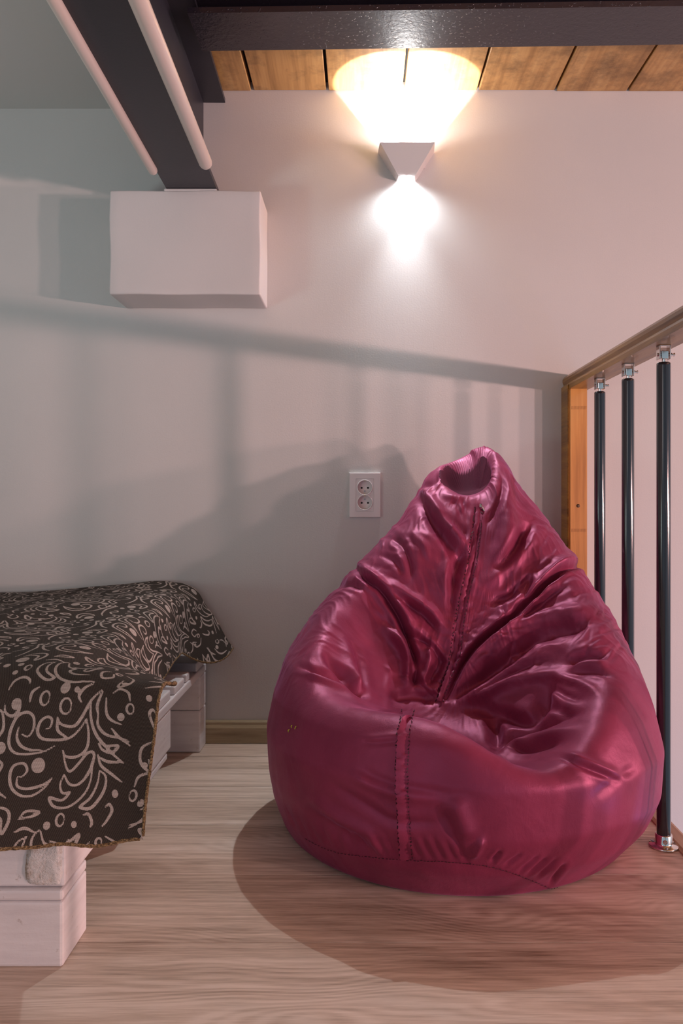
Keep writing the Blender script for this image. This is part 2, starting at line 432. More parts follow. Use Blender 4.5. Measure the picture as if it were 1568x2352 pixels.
for i, (_, z) in enumerate(wells):
    cup = bmesh.new()
    prof = [(.0205,-.0080),(.0205,-.0105),(.0198,-.0115),(.0186,-.0112),(.0182,-.0100),(.0172,-.0008),(.0001,-.0008)]
    add_lathe(cup, prof, (0, 0, z), 40, 'y', False)
    c = obj('outlet', cup, M_plastic, so, True)
    for sx in (-1, 1):
        obj('pin_hole', add_lathe(bmesh.new(), [(.0026,-.0009),(.0026,-.0014),(.0001,-.0014)], (sx*.0082, 0, z-.001), 16, 'y'), M_dark, c)
    obj('screw', add_lathe(bmesh.new(), [(.0022,-.0009),(.0022,-.0020),(.0001,-.0020)], (0, 0, z-.0095 if i == 0 else z+.0085), 16, 'y'), M_screw, c)
    for s in (-1, 1):
        obj('earth_contact', box(-.0018, .0018, -.0095, -.0035, z+s*.0175-.0009, z+s*.0175+.0009), M_brass, c)

# ------------------------------------------------------------------ stair railing
BX = .5505
rail = thing('stair_railing', 'stair railing with oak handrail, orange pine end post and black round balusters', 'railing', (BX, 0, 0))
hp = [(-.0265,.0),(.0265,.0),(.0265,.010),(.0240,.016),(.0265,.026),(.024,.036),(.016,.042),(-.012,.042),(-.021,.039),(-.0262,.032),(-.0265,.025),(-.0235,.017),(-.0265,.011)]
bm = bmesh.new(); add_extrude(bm, [(-a, b) for a, b in hp], (0, -.0005, .913), (0, -2.9, .913)); obj('handrail', bm, M_rail, rail)
# end post: same moulding stood upright against the wall
bm = bmesh.new()
ring0 = [(-.0265,-.0005),(-.0265,-.018),(-.0240,-.024),(-.0265,-.030),(-.0265,-.056),(-.022,-.0625),(.0195,-.0625),(.0195,-.0005)]
v0 = [bm.verts.new((p[0], p[1], .0)) for p in ring0]; v1 = [bm.verts.new((p[0], p[1], .913)) for p in ring0]
for i in range(len(ring0)): bm.faces.new((v0[i], v0[(i+1)%len(ring0)], v1[(i+1)%len(ring0)], v1[i]))
bm.faces.new(v0); bm.faces.new(v1)
post = obj('end_post', bm, M_post, rail)
# darker oak strip on the left side of the post
obj('post_edge_strip', box(-.0300, -.0255, -.060, -.0005, 0, .925, .002, 1), M_rail, rail)
# finger joints and knot of the pine post
M_jt = simple('joint_line', (.24,.085,.02), .5)
for zc in (.865, .555):
    bm = bmesh.new()
    for i in range(13):
        xx = -.020+i*.003
        bm2 = [bm.verts.new((xx+a_, -.0628, zc+b_)) for a_, b_ in ((0,-.004),(.0005,-.004),(.0013,.004),(.0008,.004))]
        bm.faces.new(bm2)
    j = obj('finger_joint', bm, M_jt, rail)
bm = bmesh.new(); add_lathe(bm, [(.0048,-.0620),(.0045,-.0629),(.0001,-.0630)], (-.003, 0, .617), 16, 'y'); obj('knot', bm, simple('wood_knot', (.10,.045,.015), .5), rail, True)

def baluster(y):
    bm = bmesh.new(); add_lathe(bm, [(.0105,.882),(.0124,.880),(.0125,.876),(.0125,.022),(.0120,.018)], (0, 0, 0), 28)
    b = obj('baluster', bm, M_tube, rail, True); b.location = (0, y, 0)
    bm = bmesh.new()
    add_lathe(bm, [(.0030,.880),(.0030,.889)], (0,0,0), 14)
    add_box(bm, -.0065, .0065, -.007, .007, .888, .903, .0015)
    for s in (-1, 1): add_box(bm, s*.0095-.0012, s*.0095+.0012, -.008, .008, .887, .9125, .0008, 1)
    add_box(bm, -.0107, .0107, -.008, .008, .9105, .9130, .0006, 1)
    add_lathe(bm, [(.0028,-.0125),(.0028,.0125)], (0,0,.896), 12, 'x')
    add_lathe(bm, [(.0035,.0125),(.0035,.0145),(.0020,.0148),(.0020,.018),(.0034,.0185),(.0034,.0200)], (0,0,.896), 12, 'x')
    obj('bracket', bm, M_chrome, b)
    bm = bmesh.new()
    add_lathe(bm, [(.0262,0),(.0262,.003),(.0250,.0042),(.0165,.0052),(.0152,.008),(.0150,.022),(.0140,.0235),(.0126,.0235)], (0,0,0), 36)
    f = obj('floor_flange', bm, M_chrome, b, True)
    bm = bmesh.new(); add_lathe(bm, [(.0040,-.0138),(.0040,-.0162),(.0022,-.0162),(.0020,-.0150)], (-.003,0,.0135), 12, 'y')
    obj('set_screw', bm, M_chrome, b)
    for q in range(3):
        a_ = 2*math.pi*q/3+.4; obj('flange_screw', add_lathe(bmesh.new(), [(.0026,.0040),(.0022,.0062)], (.0205*math.cos(a_), .0205*math.sin(a_), 0), 12), M_screw, b)
    return b
for y in [1.771-2-.187*i for i in range(14)]:
    baluster(y)

# ------------------------------------------------------------------ bean bag
def smax(a, b, k):
    h = np.clip(.5+.5*(a-b)/k, 0, 1); return b*(1-h)+a*h+k*h*(1-h)
def smin(a, b, k): return -smax(-a, -b, k)
# horizontal sections of the filled sack: height, centre x, centre depth, radius x, radius depth
RING = np.array([
 (-.01,.180,1.545,.325,.325),(.02,.183,1.535,.340,.338),(.06,.190,1.520,.360,.356),(.12,.195,1.505,.374,.370),(.20,.196,1.500,.379,.372),(.26,.195,1.515,.366,.362),
 (.32,.194,1.545,.346,.345),(.36,.200,1.580,.326,.325),(.40,.209,1.615,.306,.300),(.44,.219,1.65,.276,.270),(.487,.2314,1.685,.241,.228),(.535,.243,1.715,.206,.195),
 (.581,.253,1.745,.170,.165),(.63,.2535,1.768,.138,.132),(.68,.251,1.785,.101,.100),(.71,.257,1.79,.078,.085),(.735,.272,1.800,.049,.066),(.752,.283,1.81,.025,.045),(.769,.290,1.81,.008,.016)])
ZS = np.linspace(-.02, .78, 401)
def sm1(a, n=9):
    k = np.hanning(n+2)[1:-1]; k /= k.sum(); return np.convolve(np.pad(a, n//2, 'edge'), k, 'valid')
RT = [sm1(np.interp(ZS, RING[:,0], RING[:,i])) for i in range(1, 5)]
# height of the seat hollow over the plan
HP = np.array([
 (-.12,1.30,.318),(-.05,1.22,.308),(.06,1.17,.305),(.14,1.16,.295),(.20,1.17,.255),(.26,1.18,.222),(.33,1.2,.245),(.40,1.25,.31),(.46,1.33,.37),
 (.02,1.35,.265),(.08,1.40,.235),(.14,1.42,.215),(.2,1.33,.205),(.24,1.27,.195),(.30,1.33,.230),(.13,1.28,.255),
 (-.06,1.40,.315),(-.03,1.48,.35),(.05,1.5,.31),(.02,1.56,.42),(.15,1.48,.27),(.17,1.52,.36),(.19,1.56,.45),(.21,1.60,.53),(.24,1.65,.62),(.26,1.70,.72),(.27,1.76,.85),
 (.08,1.58,.47),(.12,1.64,.62),(0,1.62,.52),(.30,1.40,.27),(.34,1.42,.33),(.40,1.42,.38),(.30,1.50,.37),(.36,1.52,.42),(.28,1.56,.46),(.38,1.6,.55),(.30,1.62,.60),
 (-.16,1.5,.5),(.5,1.5,.55),(-.1,1.7,.75),(.45,1.75,.8),(.2,1.9,1.0),(.2,1.0,.33),(-.2,1.15,.36),(.55,1.15,.4)])
def tps(P_, v, lam=1e-4):
    d = np.linalg.norm(P_[:,None]-P_[None], axis=2); K = np.where(d > 0, d*d*np.log(np.maximum(d, 1e-9)), 0)+lam*np.eye(len(P_))
    Q = np.c_[np.ones(len(P_)), P_]; Mx = np.block([[K, Q],[Q.T, np.zeros((3,3))]])
    return np.linalg.solve(Mx, np.r_[v, 0,0,0])
wt = tps(HP[:,:2], HP[:,2])
gx = np.linspace(-.35, .75, 221); gz = np.linspace(.95, 2.05, 221)
GX, GZ = np.meshgrid(gx, gz, indexing='ij'); q = np.c_[GX.ravel(), GZ.ravel()]
dd = np.linalg.norm(q[:,None]-HP[None,:,:2], axis=2)
HG = (np.where(dd > 0, dd*dd*np.log(np.maximum(dd, 1e-9)), 0)@wt[:-3] + wt[-3]+q@wt[-2:]).reshape(GX.shape)
gH = np.gradient(HG, gx, gz); SL = np.sqrt(1+gH[0]**2+gH[1]**2)
def bil(G, x, z):
    fx = np.clip((x-gx[0])/(gx[1]-gx[0]), 0, 219.99); fz = np.clip((z-gz[0])/(gz[1]-gz[0]), 0, 219.99)
    i = fx.astype(int); j = fz.astype(int); a = fx-i; b = fz-j
    return G[i,j]*(1-a)*(1-b)+G[i+1,j]*a*(1-b)+G[i,j+1]*(1-a)*b+G[i+1,j+1]*a*b
def bagf(x, Z, z):
    cx_, cZ, rx, rz = [np.interp(z, ZS, a) for a in RT]
    rho = np.sqrt(((x-cx_)/rx)**2+((Z-cZ)/rz)**2)
    f = (rho-1)*np.minimum(rx, rz)*.85
    f = smax(f, (z-bil(HG, x, Z))/bil(SL, x, Z), .045)
    f = smax(f, x-.533, .03); f = smax(f, Z-1.975, .03); f = smax(f, -z, .012)
    # open folded mouth at the top: the front rim hangs low, the back stands up as a hood
    rim = .641+.9*np.abs((x-.236)/.060)**2.2*.040+.12*(Z-1.70); hood = 1.79-.075*np.clip(np.abs((x-.240)/.058), 0, 1.2)**2.5
    cut = smin(z-rim, hood-Z, .008); cut = np.where(z > .60, cut, -.1)
    f = smax(f, cut, .006)
    return np.where(z > .773, .1, f)
NA, NB = 1100, 560
O_ = np.array([.2, 1.50, .10])
pole = np.array([.284, 1.800, .762])-O_; pole /= np.linalg.norm(pole)
e1 = np.cross(pole, [0, 1, 0]); e1 /= np.linalg.norm(e1); e2 = np.cross(pole, e1)
tt = np.linspace(0, 1, NB); th = np.pi*(tt*.78+.22*tt**2.5); th[0] = .002; th[-1] = np.pi-.002
ph = np.arange(NA)*2*np.pi/NA
TH, PH = np.meshgrid(th, ph, indexing='ij')
D = (np.cos(TH)[...,None]*pole + (np.sin(TH)*np.cos(PH))[...,None]*e1 + (np.sin(TH)*np.sin(PH))[...,None]*e2)
def fr(r): p = O_+D*r[...,None]; return bagf(p[...,0], p[...,1], p[...,2])
lo = np.full(TH.shape, .02); hi = np.full(TH.shape, np.nan); r = lo.copy(); done = np.zeros(TH.shape, bool)
cD = D[::4, ::4]                                   # coarse march, then refine
def first_exit(DD):
    r_lo = np.full(DD.shape[:2], .03); r_hi = np.full(DD.shape[:2], .9); open_ = np.ones(DD.shape[:2], bool)
    for s in np.arange(.04, .9, .008):
        p = O_+DD*s; v_ = bagf(p[...,0], p[...,1], p[...,2]) > 0
        new = open_ & v_; r_hi[new] = s; r_lo[new] = s-.008; open_ &= ~v_
    return r_lo, r_hi
cl, ch = first_exit(cD)
def up(a):
    a = np.concatenate([a, a[:, :1]], 1); xi = np.arange(NA)/4.0; yi = np.clip(np.arange(NB)/4.0, 0, a.shape[0]-1)
    i = np.floor(yi).astype(int); i1 = np.minimum(i+1, a.shape[0]-1); fi = (yi-i)[:,None]; j = np.floor(xi).astype(int); fj = (xi-j)[None]
    return (a[i][:,j]*(1-fj)+a[i][:,j+1]*fj)*(1-fi)+(a[i1][:,j]*(1-fj)+a[i1][:,j+1]*fj)*fi
lo = up(cl)-.012; hi = up(ch)+.012
for _ in range(8):
    mid = (lo+hi)/2; v_ = fr(mid) > 0; hi = np.where(v_, mid, hi); lo = np.where(v_, lo, mid)
r = (lo+hi)/2
nt = 110                                            # rows round the open top: marched one by one
DD = D[:nt]; rl = np.full(DD.shape[:2], .08); rh = np.full(DD.shape[:2], .9); op = np.ones(DD.shape[:2], bool)
for s in np.arange(.08, .80, .006):
    p = O_+DD*s; v_ = bagf(p[...,0], p[...,1], p[...,2]) > 0; new = op & v_; rh[new] = s; rl[new] = s-.006; op &= ~v_
for _ in range(6):
    mid = (rl+rh)/2; p = O_+DD*mid[...,None]; v_ = bagf(p[...,0], p[...,1], p[...,2]) > 0; rh = np.where(v_, mid, rh); rl = np.where(v_, rl, mid)
r[:nt] = (rl+rh)/2
Pn = O_+D*r[...,None]
def smooth(a, it):
    for _ in range(it):
        b = (np.roll(a, 1, 1)+np.roll(a, -1, 1)+2*a)/4
        c = b.copy(); c[1:-1] = (b[:-2]+b[2:]+2*b[1:-1])/4; a = c
    return a
Pn = smooth(Pn, 5)
tp_ = smooth(Pn[:nt], 14); wb = np.clip((nt-8-np.arange(nt))/25, 0, 1)[:,None,None]*np.clip((tp_[...,2:3]-.62)/.02, 0, 1); Pn[:nt] = Pn[:nt]*(1-wb)+tp_*wb
def normals(Pn):
    du = np.roll(Pn, -1, 1)-np.roll(Pn, 1, 1); dv_ = np.gradient(Pn, axis=0); n = np.cross(du, dv_)
    n /= np.maximum(np.linalg.norm(n, axis=2, keepdims=True), 1e-12)
    s = np.sign((n*D).sum(2).mean()); return n*s
Nn = smooth(normals(smooth(Pn, 4)), 6); Nn /= np.linalg.norm(Nn, axis=2, keepdims=True)
def proj(Pn): return VX+F*Pn[...,0]/Pn[...,1], VY-F*(Pn[...,2]-CH)/Pn[...,1]
Px, Py = proj(Pn)
Vw = -np.stack([Pn[...,0], Pn[...,1], Pn[...,2]-CH], 2); Vw /= np.linalg.norm(Vw, axis=2, keepdims=True)
fac = np.clip(((Nn*Vw).sum(2)+.30)/.30, 0, 1)      # folds fade out round the side that is turned away
# folds: (kind, width, depth in mm, points along the fold); 'v' groove, 'r' ridge, 's' step (the cloth laps over)
def spline(pts, n=10):
    p = np.array(pts, float)
    if len(p) < 3: return p
    e = np.vstack([2*p[0]-p[1], p, 2*p[-1]-p[-2]]); out = []
    for i in range(1, len(e)-2):
        for t in np.linspace(0, 1, n, endpoint=False):
            out.append(.5*((2*e[i])+(-e[i-1]+e[i+1])*t+(2*e[i-1]-5*e[i]+4*e[i+1]-e[i+2])*t*t+(-e[i-1]+3*e[i]-3*e[i+1]+e[i+2])*t**3))
    out.append(p[-1]); return np.array(out)
FOLDS = [
 ('v',9,4,[(1100,1160),(1092,1230),(1085,1290),(1065,1370),(1052,1440),(1045,1500),(1020,1570),(1005,1615)]),
 ('r',13,9,[(972,1120),(990,1152),(1014,1186),(1049,1234),(1082,1262)]),
 ('v',13,10,[(960,1140),(990,1190),(1023,1234),(1050,1275)]),
 ('v',14,8,[(1078,1266),(1056,1285),(1042,1330),(1036,1372),(1042,1420)]),
 ('r',12,5,[(1030,1280),(1022,1330),(1030,1390)]),
 ('v',10,4,[(1010,1180),(1040,1205),(1075,1235)]),
 ('r',22,10,[(1140,1060),(1150,1100),(1160,1160),(1166,1225),(1145,1290),(1110,1350)]),
 ('v',14,12,[(1222,1200),(1205,1225),(1192,1250),(1161,1286),(1127,1312)]),
 ('r',12,6,[(1228,1218),(1212,1250),(1175,1295),(1135,1330)]),
 ('v',9,5,[(1180,1360),(1215,1330),(1200,1380),(1150,1420)]),
 ('v',10,7,[(1130,1380),(1170,1370),(1185,1350)]),
 ('v',8,15,[(1340,1300),(1300,1306),(1265,1335),(1235,1366),(1170,1425),(1110,1470),(1070,1515),(1023,1605)]),
 ('r',14,7,[(1322,1275),(1290,1296),(1235,1345),(1170,1400),(1115,1445)]),
 ('r',13,6,[(1338,1330),(1270,1358),(1225,1390),(1160,1450),(1090,1510),(1040,1590)]),
 ('v',9,6,[(1310,1345),(1262,1372),(1215,1412),(1178,1425)]),
 ('v',16,12,[(1350,1430),(1310,1438),(1235,1462),(1170,1512),(1110,1556),(1049,1607)]),
 ('r',18,8,[(1370,1400),(1310,1410),(1214,1434),(1127,1499),(1058,1577)]),
 ('r',20,7,[(1330,1478),(1240,1500),(1170,1545),(1100,1590),(1050,1618)]),
 ('v',8,5,[(1240,1520),(1160,1562),(1090,1605)]),
 ('r',14,7,[(1305,1542),(1214,1559),(1127,1588),(1040,1622)]),
 ('v',17,12,[(1262,1568),(1245,1610),(1222,1648),(1190,1652),(1150,1636),(1084,1622)]),
 ('v',9,11,[(812,1300),(840,1328),(872,1352),(900,1390),(923,1434),(945,1499),(945,1555)]),
 ('r',12,8,[(826,1302),(867,1335),(910,1372),(935,1415),(975,1468)]),
 ('v',11,8,[(880,1345),(925,1382),(970,1412),(1005,1450)]),
 ('r',10,5,[(890,1335),(935,1366),(985,1400),(1020,1440)]),
 ('v',9,6,[(918,1440),(945,1462),(980,1478),(1015,1520)]),
 ('r',9,5,[(905,1455),(935,1500),(962,1545),(990,1590)]),
 ('v',8,5,[(765,1352),(800,1340),(835,1352)]),
 ('v',10,9,[(750,1500),(764,1530),(792,1560),(812,1583),(838,1597)]),
 ('r',10,8,[(794,1468),(802,1516),(812,1559),(828,1585)]),
 ('v',9,5,[(808,1470),(822,1516),(830,1560),(836,1590)]),
 ('v',8,5,[(690,1531),(739,1550),(792,1576),(832,1597)]),
 ('r',8,4,[(700,1545),(750,1566),(800,1588)]),
 ('r',12,7,[(880,1440),(920,1480),(938,1516),(935,1570)]),
 ('v',12,10,[(948,1490),(957,1536),(950,1576)]),
 ('v',13,8,[(1018,1500),(1000,1543),(965,1578)]),
 ('r',9,6,[(990,1470),(985,1530),(975,1570)]),
 ('v',14,8,[(895,1600),(950,1596),(1000,1604)]),
 ('v',14,2.5,[(819,1762),(862,1788),(912,1805),(985,1818),(1100,1830)]),
 ('r',14,2.5,[(790,1770),(860,1806),(930,1825),(1010,1834)]),
 ('r',18,4,[(713,1841),(779,1881),(845,1914),(885,1964)]),
 ('v',16,4,[(700,1855),(760,1895),(820,1935),(860,1975)]),
 ('v',12,2.5,[(760,1800),(840,1850),(905,1885),(1000,1890)]),
 ('r',10,2,[(840,1700),(880,1697),(925,1690)]),
 ('v',8,2,[(830,1706),(875,1705),(920,1700)]),
 ('v',16,12,[(1120,1640),(1136,1675),(1140,1712)]),
 ('v',10,7,[(1141,1716),(1174,1692),(1225,1675),(1326,1635)]),
 ('r',10,6,[(1150,1735),(1210,1706),(1260,1692),(1322,1672)]),
 ('v',8,6,[(1165,1722),(1225,1722),(1290,1698)]),
 ('v',7,6,[(1270,1580),(1300,1598),(1335,1612)]),
 ('r',8,5,[(1262,1590),(1290,1612),(1325,1628)]),
 ('v',7,5,[(1250,1618),(1280,1632),(1318,1650)]),
 ('r',10,6,[(1275,1556),(1330,1570),(1370,1592)]),
 ('v',10,7,[(1308,1526),(1345,1506),(1392,1506)]),
 ('r',9,5,[(1310,1544),(1350,1528),(1398,1528)]),
 ('v',7,4,[(1335,1545),(1370,1545),(1405,1556)]),
 ('v',8,4,[(1290,1740),(1345,1762),(1420,1792)]),
 ('r',10,3,[(1300,1730),(1360,1755),(1440,1790)]),
 ('v',14,3,[(1370,1830),(1420,1790),(1462,1760)]),
 ('v',5,2.6,[(1196,1962),(1178,1974),(1157,1988)]),
 ('v',5,2.6,[(1236,1966),(1216,1982),(1190,2002)]),
 ('v',5,2.6,[(1258,1970),(1236,1988),(1210,2009)]),
 ('v',5,2.6,[(1280,1972),(1258,1994),(1232,2016)]),
 ('v',6,4,[(1150,1955),(1140,1966),(1128,1980)]),
 ('v',6,4,[(1300,1985),(1282,2005),(1262,2030)]),
 ('r',8,4,[(1108,1925),(1100,1945),(1085,1970)]),
 ('r',24,5,[(1040,1830),(1060,1880),(1075,1930)]),
 ('v',14,3,[(1010,1860),(1035,1905),(1050,1945)]),
 ('v',8,6,[(1012,1085),(1000,1100),(985,1112),(960,1122)]),
 ('r',8,5,[(1030,1060),(1060,1052),(1100,1035)]),
 ('v',8,5,[(1145,1090),(1150,1130),(1140,1170),(1115,1200)]),
 ('r',7,4,[(1010,1135),(1050,1142),(1095,1132),(1130,1112)]),
 ('v',5,3,[(1035,1150),(1050,1165),(1060,1190)]),
 ('v',5,3,[(1062,1150),(1068,1175)]),
 ('v',10,5,[(890,1232),(920,1250),(940,1290),(945,1330)]),
 ('r',9,3,[(930,1220),(965,1240),(985,1280)]),
 ('v',8,3,[(870,1275),(905,1290),(930,1320)]),
]
rs = np.random.RandomState(4)
cs = spline(FOLDS[0][3], 12)
for i in range(3, len(cs)-3, 3):                    # puckers across the back seam
    p = cs[i]; s = rs.choice([-1, 1]); L = rs.uniform(14, 34); a = rs.uniform(-.7, .7)
    FOLDS.append((rs.choice(['v', 'r']), 4, rs.uniform(1.5, 3.5), [tuple(p+[s*2, 0]), tuple(p+[s*L*.5, a*L*.4]), tuple(p+[s*L, a*L])]))
for px_ in range(655, 1080, 26):                    # soft strain lines above the bottom seam
    yb = np.interp(px_, [640, 740, 925, 1090, 1290], [1880, 1945, 1972, 1982, 2045])
    FOLDS.append(('v', 7, rs.uniform(.6, 1.6), [(px_, yb-4), (px_-10, yb-22), (px_-26, yb-55)]))
for _ in range(130):                                 # small creases over back and arms
    x_ = rs.uniform(860, 1400); y_ = rs.uniform(1190, 1560); a = rs.normal(-.75 if x_ > 1060 else .8, .45); L = rs.uniform(30, 80)
    FOLDS.append((rs.choice(['v', 'r']), rs.uniform(3.5, 7), rs.uniform(.8, 2.2), [(x_, y_), (x_+L*.5*math.cos(a), y_+L*.5*math.sin(a)+rs.uniform(-4, 4)), (x_+L*math.cos(a), y_+L*math.sin(a))]))
def seg_dist(px, py, pts, wmax, valid):
    pts = np.asarray(pts); m = valid & (px > pts[:,0].min()-wmax) & (px < pts[:,0].max()+wmax) & (py > pts[:,1].min()-wmax) & (py < pts[:,1].max()+wmax)
    ii = np.nonzero(m); X = px[ii]; Y = py[ii]; best = np.full(X.shape, 1e9); tpar = np.zeros(X.shape); n = len(pts)-1
    for k in range(n):
        ax, ay = pts[k]; bx, by = pts[k+1]; L2 = (bx-ax)**2+(by-ay)**2+1e-9
        t_ = np.clip(((X-ax)*(bx-ax)+(Y-ay)*(by-ay))/L2, 0, 1); d_ = np.hypot(X-ax-t_*(bx-ax), Y-ay-t_*(by-ay))
        u = d_ < best; best[u] = d_[u]; tpar[u] = (k+t_[u])/n
    return ii, best, tpar
disp = np.zeros(Px.shape); front = fac > 0
for kind, wd, amp, pts in FOLDS:
    s = spline(pts); ii, d_, tp = seg_dist(Px, Py, s, wd*3.2, front)
    taper = np.clip(np.minimum(tp, 1-tp)*4+.15, 0, 1)**.8
    x_ = d_/wd; g = np.exp(-x_**2*1.1)*(1 if kind == 'r' else -1)
    if kind == 'v' and wd < 13: g = -np.exp(-np.abs(x_)**1.25*1.5)+.30*np.exp(-((x_-1.6)/.8)**2)
    disp[ii] += g*amp*(1.85 if wd > 7.5 else 1.4)*taper*.001
q_ = Pn
def dot(a, b, c): return q_[...,0]*a+q_[...,1]*b+q_[...,2]*c
wq = 2.6*np.sin(dot(21, 9, 14)+1)+1.7*np.sin(dot(-13, 37, 22))+.8*np.sin(dot(61,-25,33)+2)
r1 = (1-np.abs(np.sin(dot(34, 10, 52)*.8+wq)))**2; r2 = (1-np.abs(np.sin(dot(-70, 22, 66)*.9+1.7*wq+2)))**2; r3 = (1-np.abs(np.sin(dot(120, 60, 95)+2.3*wq)))**2
up3 = np.clip((q_[...,2]-.27)/.10, 0, 1); pit = np.clip((q_[...,1]-1.28)/.12, 0, 1); mk = .10+.90*up3*pit
disp += (r1*.0019+r2*.0014+r3*.0008-.0010)*mk
disp *= np.clip(((Px-1068)**2/62**2+(Py-1090)**2/50**2-.95)*4, 0, 1)
Pd = Pn + Nn*(disp*fac)[...,None]
# loose cloth waves all round (seen from other sides too)
ang = np.arctan2(Pn[...,1]-1.5, Pn[...,0]-.2)
wv = (np.sin(ang*17+Pn[...,2]*22)*.5+np.sin(ang*29-Pn[...,2]*31+1)*.35+np.sin(ang*53+Pn[...,2]*12)*.25)*.0016
wv *= np.clip((Pn[...,2]-.004)/.03, 0, 1)*(.35+.65*(1-fac))
Pd = Pd + Nn*wv[...,None]
Pd[...,2] = np.maximum(Pd[...,2], .0005); Pd[...,0] = np.minimum(Pd[...,0], .5365); Pd[...,1] = np.minimum(Pd[...,1], 1.985)
Pd = smooth(Pd, 1)
W3 = np.stack([Pd[...,0], Pd[...,1]-CD, Pd[...,2]], 2)
bag = thing('bean_bag', 'large crumpled burgundy bean bag chair on the floor against wall and railing', 'bean bag', (.195, -.48, 0))
def np_mesh(name, V, Fc, mat, parent):
    me = bpy.data.meshes.new(name); me.vertices.add(len(V)); me.vertices.foreach_set('co', V.astype('f').ravel())
    n = Fc.shape[1]; me.loops.add(len(Fc)*n); me.loops.foreach_set('vertex_index', Fc.astype('i').ravel()); me.polygons.add(len(Fc))
    me.polygons.foreach_set('loop_start', np.arange(len(Fc), dtype='i')*n); me.polygons.foreach_set('loop_total', np.full(len(Fc), n, 'i'))
    me.polygons.foreach_set('use_smooth', np.ones(len(Fc), bool)); me.update(); me.validate()
    o = link(name, me, mat); 
    if parent is not None: local(parent, o)
    return o
idx = np.arange(NB*NA).reshape(NB, NA); a_ = idx[:-1]; b_ = np.roll(a_, -1, 1); d__ = idx[1:]; c_ = np.roll(d__, -1, 1)
FC = np.stack([a_, b_, c_, d__], 2).reshape(-1, 4)
cen = W3.reshape(-1, 3)[FC].mean(1)
Pxd, Pyd = proj(Pd); fx_ = Pxd.ravel()[FC].mean(1); fy_ = Pyd.ravel()[FC].mean(1)
sy = np.interp(fx_, [600, 640, 690, 760, 850, 925, 1010, 1090, 1170, 1290, 1300], [1860, 1880, 1925, 1958, 1972, 1978, 1982, 1988, 2006, 2056, 2070])
isb = ((fy_ > sy) & (cen[:,1] < -.35) & (cen[:,2] < .16)) | (cen[:,2] < .012)
faf = fac.ravel()[FC].mean(1)
def sub(name, mask, mat):
    fm = FC[mask]; u, inv = np.unique(fm, return_inverse=True); return np_mesh(name, W3.reshape(-1, 3)[u], inv.reshape(-1, 4), mat, bag)
nx_ = Nn.reshape(-1, 3)[FC].mean(1)
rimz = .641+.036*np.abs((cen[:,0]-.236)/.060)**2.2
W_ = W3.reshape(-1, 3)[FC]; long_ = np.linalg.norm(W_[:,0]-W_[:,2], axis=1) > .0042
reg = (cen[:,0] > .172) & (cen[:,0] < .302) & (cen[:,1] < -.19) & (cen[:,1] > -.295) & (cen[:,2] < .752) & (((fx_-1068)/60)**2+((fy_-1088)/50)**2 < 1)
neck_in = reg & (long_ | (fy_ > 1080)) & (cen[:,2] > rimz-.004)
body = sub('body', ~isb & ~neck_in, M_bag); sub('neck_shaded', neck_in & ~isb, M_bag_shaded); base = sub('base_panel', isb, M_bag)  # neck opening gets the darkened cloth, its shade put into the colour
# seams and stitches follow the cloth
fi = np.nonzero(front.ravel())[0]; FPx = Pxd.ravel()[fi]; FPy = Pyd.ravel()[fi]; FW = W3.reshape(-1, 3)[fi]; FN = Nn.reshape(-1, 3)[fi]; FZ = Pd.reshape(-1, 3)[fi, 1]
def on_bag(px, py, lift=.0012):
    d_ = (FPx-px)**2+(FPy-py)**2; c = np.nonzero(d_ < 9)[0]
    if not len(c): c = np.array([d_.argmin()])
    k = c[FZ[c].argmin()]; return Vector(FW[k]+FN[k]*lift)
def stitches(name, pts, r=.0007, dash=5, gap=4, lift=.0008):
    s = spline(pts, 14); L = np.r_[0, np.cumsum(np.hypot(*np.diff(s, axis=0).T))]; bm = bmesh.new(); t_ = 0
    while t_ < L[-1]:
        q = [on_bag(np.interp(x, L, s[:,0]), np.interp(x, L, s[:,1]), lift) for x in (t_, t_+dash*.5, min(t_+dash, L[-1]))]
        if (q[0]-q[2]).length > .0005 and (q[0]-q[2]).length < .02: add_tube(bm, q, r, 5)
        t_ += dash+gap
    o = obj(name, bm, M_thread); local(bag, o); o['kind'] = 'stuff'; return o
def tape(name, pts, wd, th=.0016, mat=M_bag, lift=.0016):
    s = spline(pts, 16); L = np.r_[0, np.cumsum(np.hypot(*np.diff(s, axis=0).T))]; n = int(L[-1]/4)+2; bm = bmesh.new(); prev = None
    ts = np.linspace(0, L[-1], n); C = np.array([on_bag(np.interp(x, L, s[:,0]), np.interp(x, L, s[:,1]), lift) for x in ts])
    for _ in range(2): C[1:-1] = (C[:-2]+2*C[1:-1]+C[2:])/4
    for i in range(n):
        d_ = Vector(C[min(i+1, n-1)]-C[max(i-1, 0)]).normalized(); s_ = d_.cross(Vector((0, 1, .25))).normalized(); nn = s_.cross(d_)
        if nn.y > 0: nn = -nn
        p = Vector(C[i]); w_ = wd*(1+.12*math.sin(i*1.9)); row = [bm.verts.new(p+s_*w_*k+nn*(th*(1-abs(k)**3)-th*.2)) for k in (-1,-.6,-.1,0,.1,.6,1)]
        if prev:
            for a, b, c, e in zip(prev, prev[1:], row[1:], row): bm.faces.new((a, b, c, e))
        prev = row
    o = obj(name, bm, mat, None, True); local(bag, o); return o
back = [(1098,1165),(1092,1230),(1083,1290),(1064,1370),(1052,1440),(1045,1500),(1022,1570),(1008,1610)]
frontp = [(928,1628),(917,1680),(913,1740),(912,1800),(916,1880),(922,1975)]
tape('zipper_flap', back, .0065, .003)
stitches('stitching', [(x-9, y) for x, y in back]); stitches('stitching', [(x+9, y+2) for x, y in back])
tape('seam_tape', [(x+9, y) for x, y in frontp], .0085, .0011)
stitches('stitching', [(x-5, y) for x, y in frontp]); stitches('stitching', [(x+23, y) for x, y in frontp])
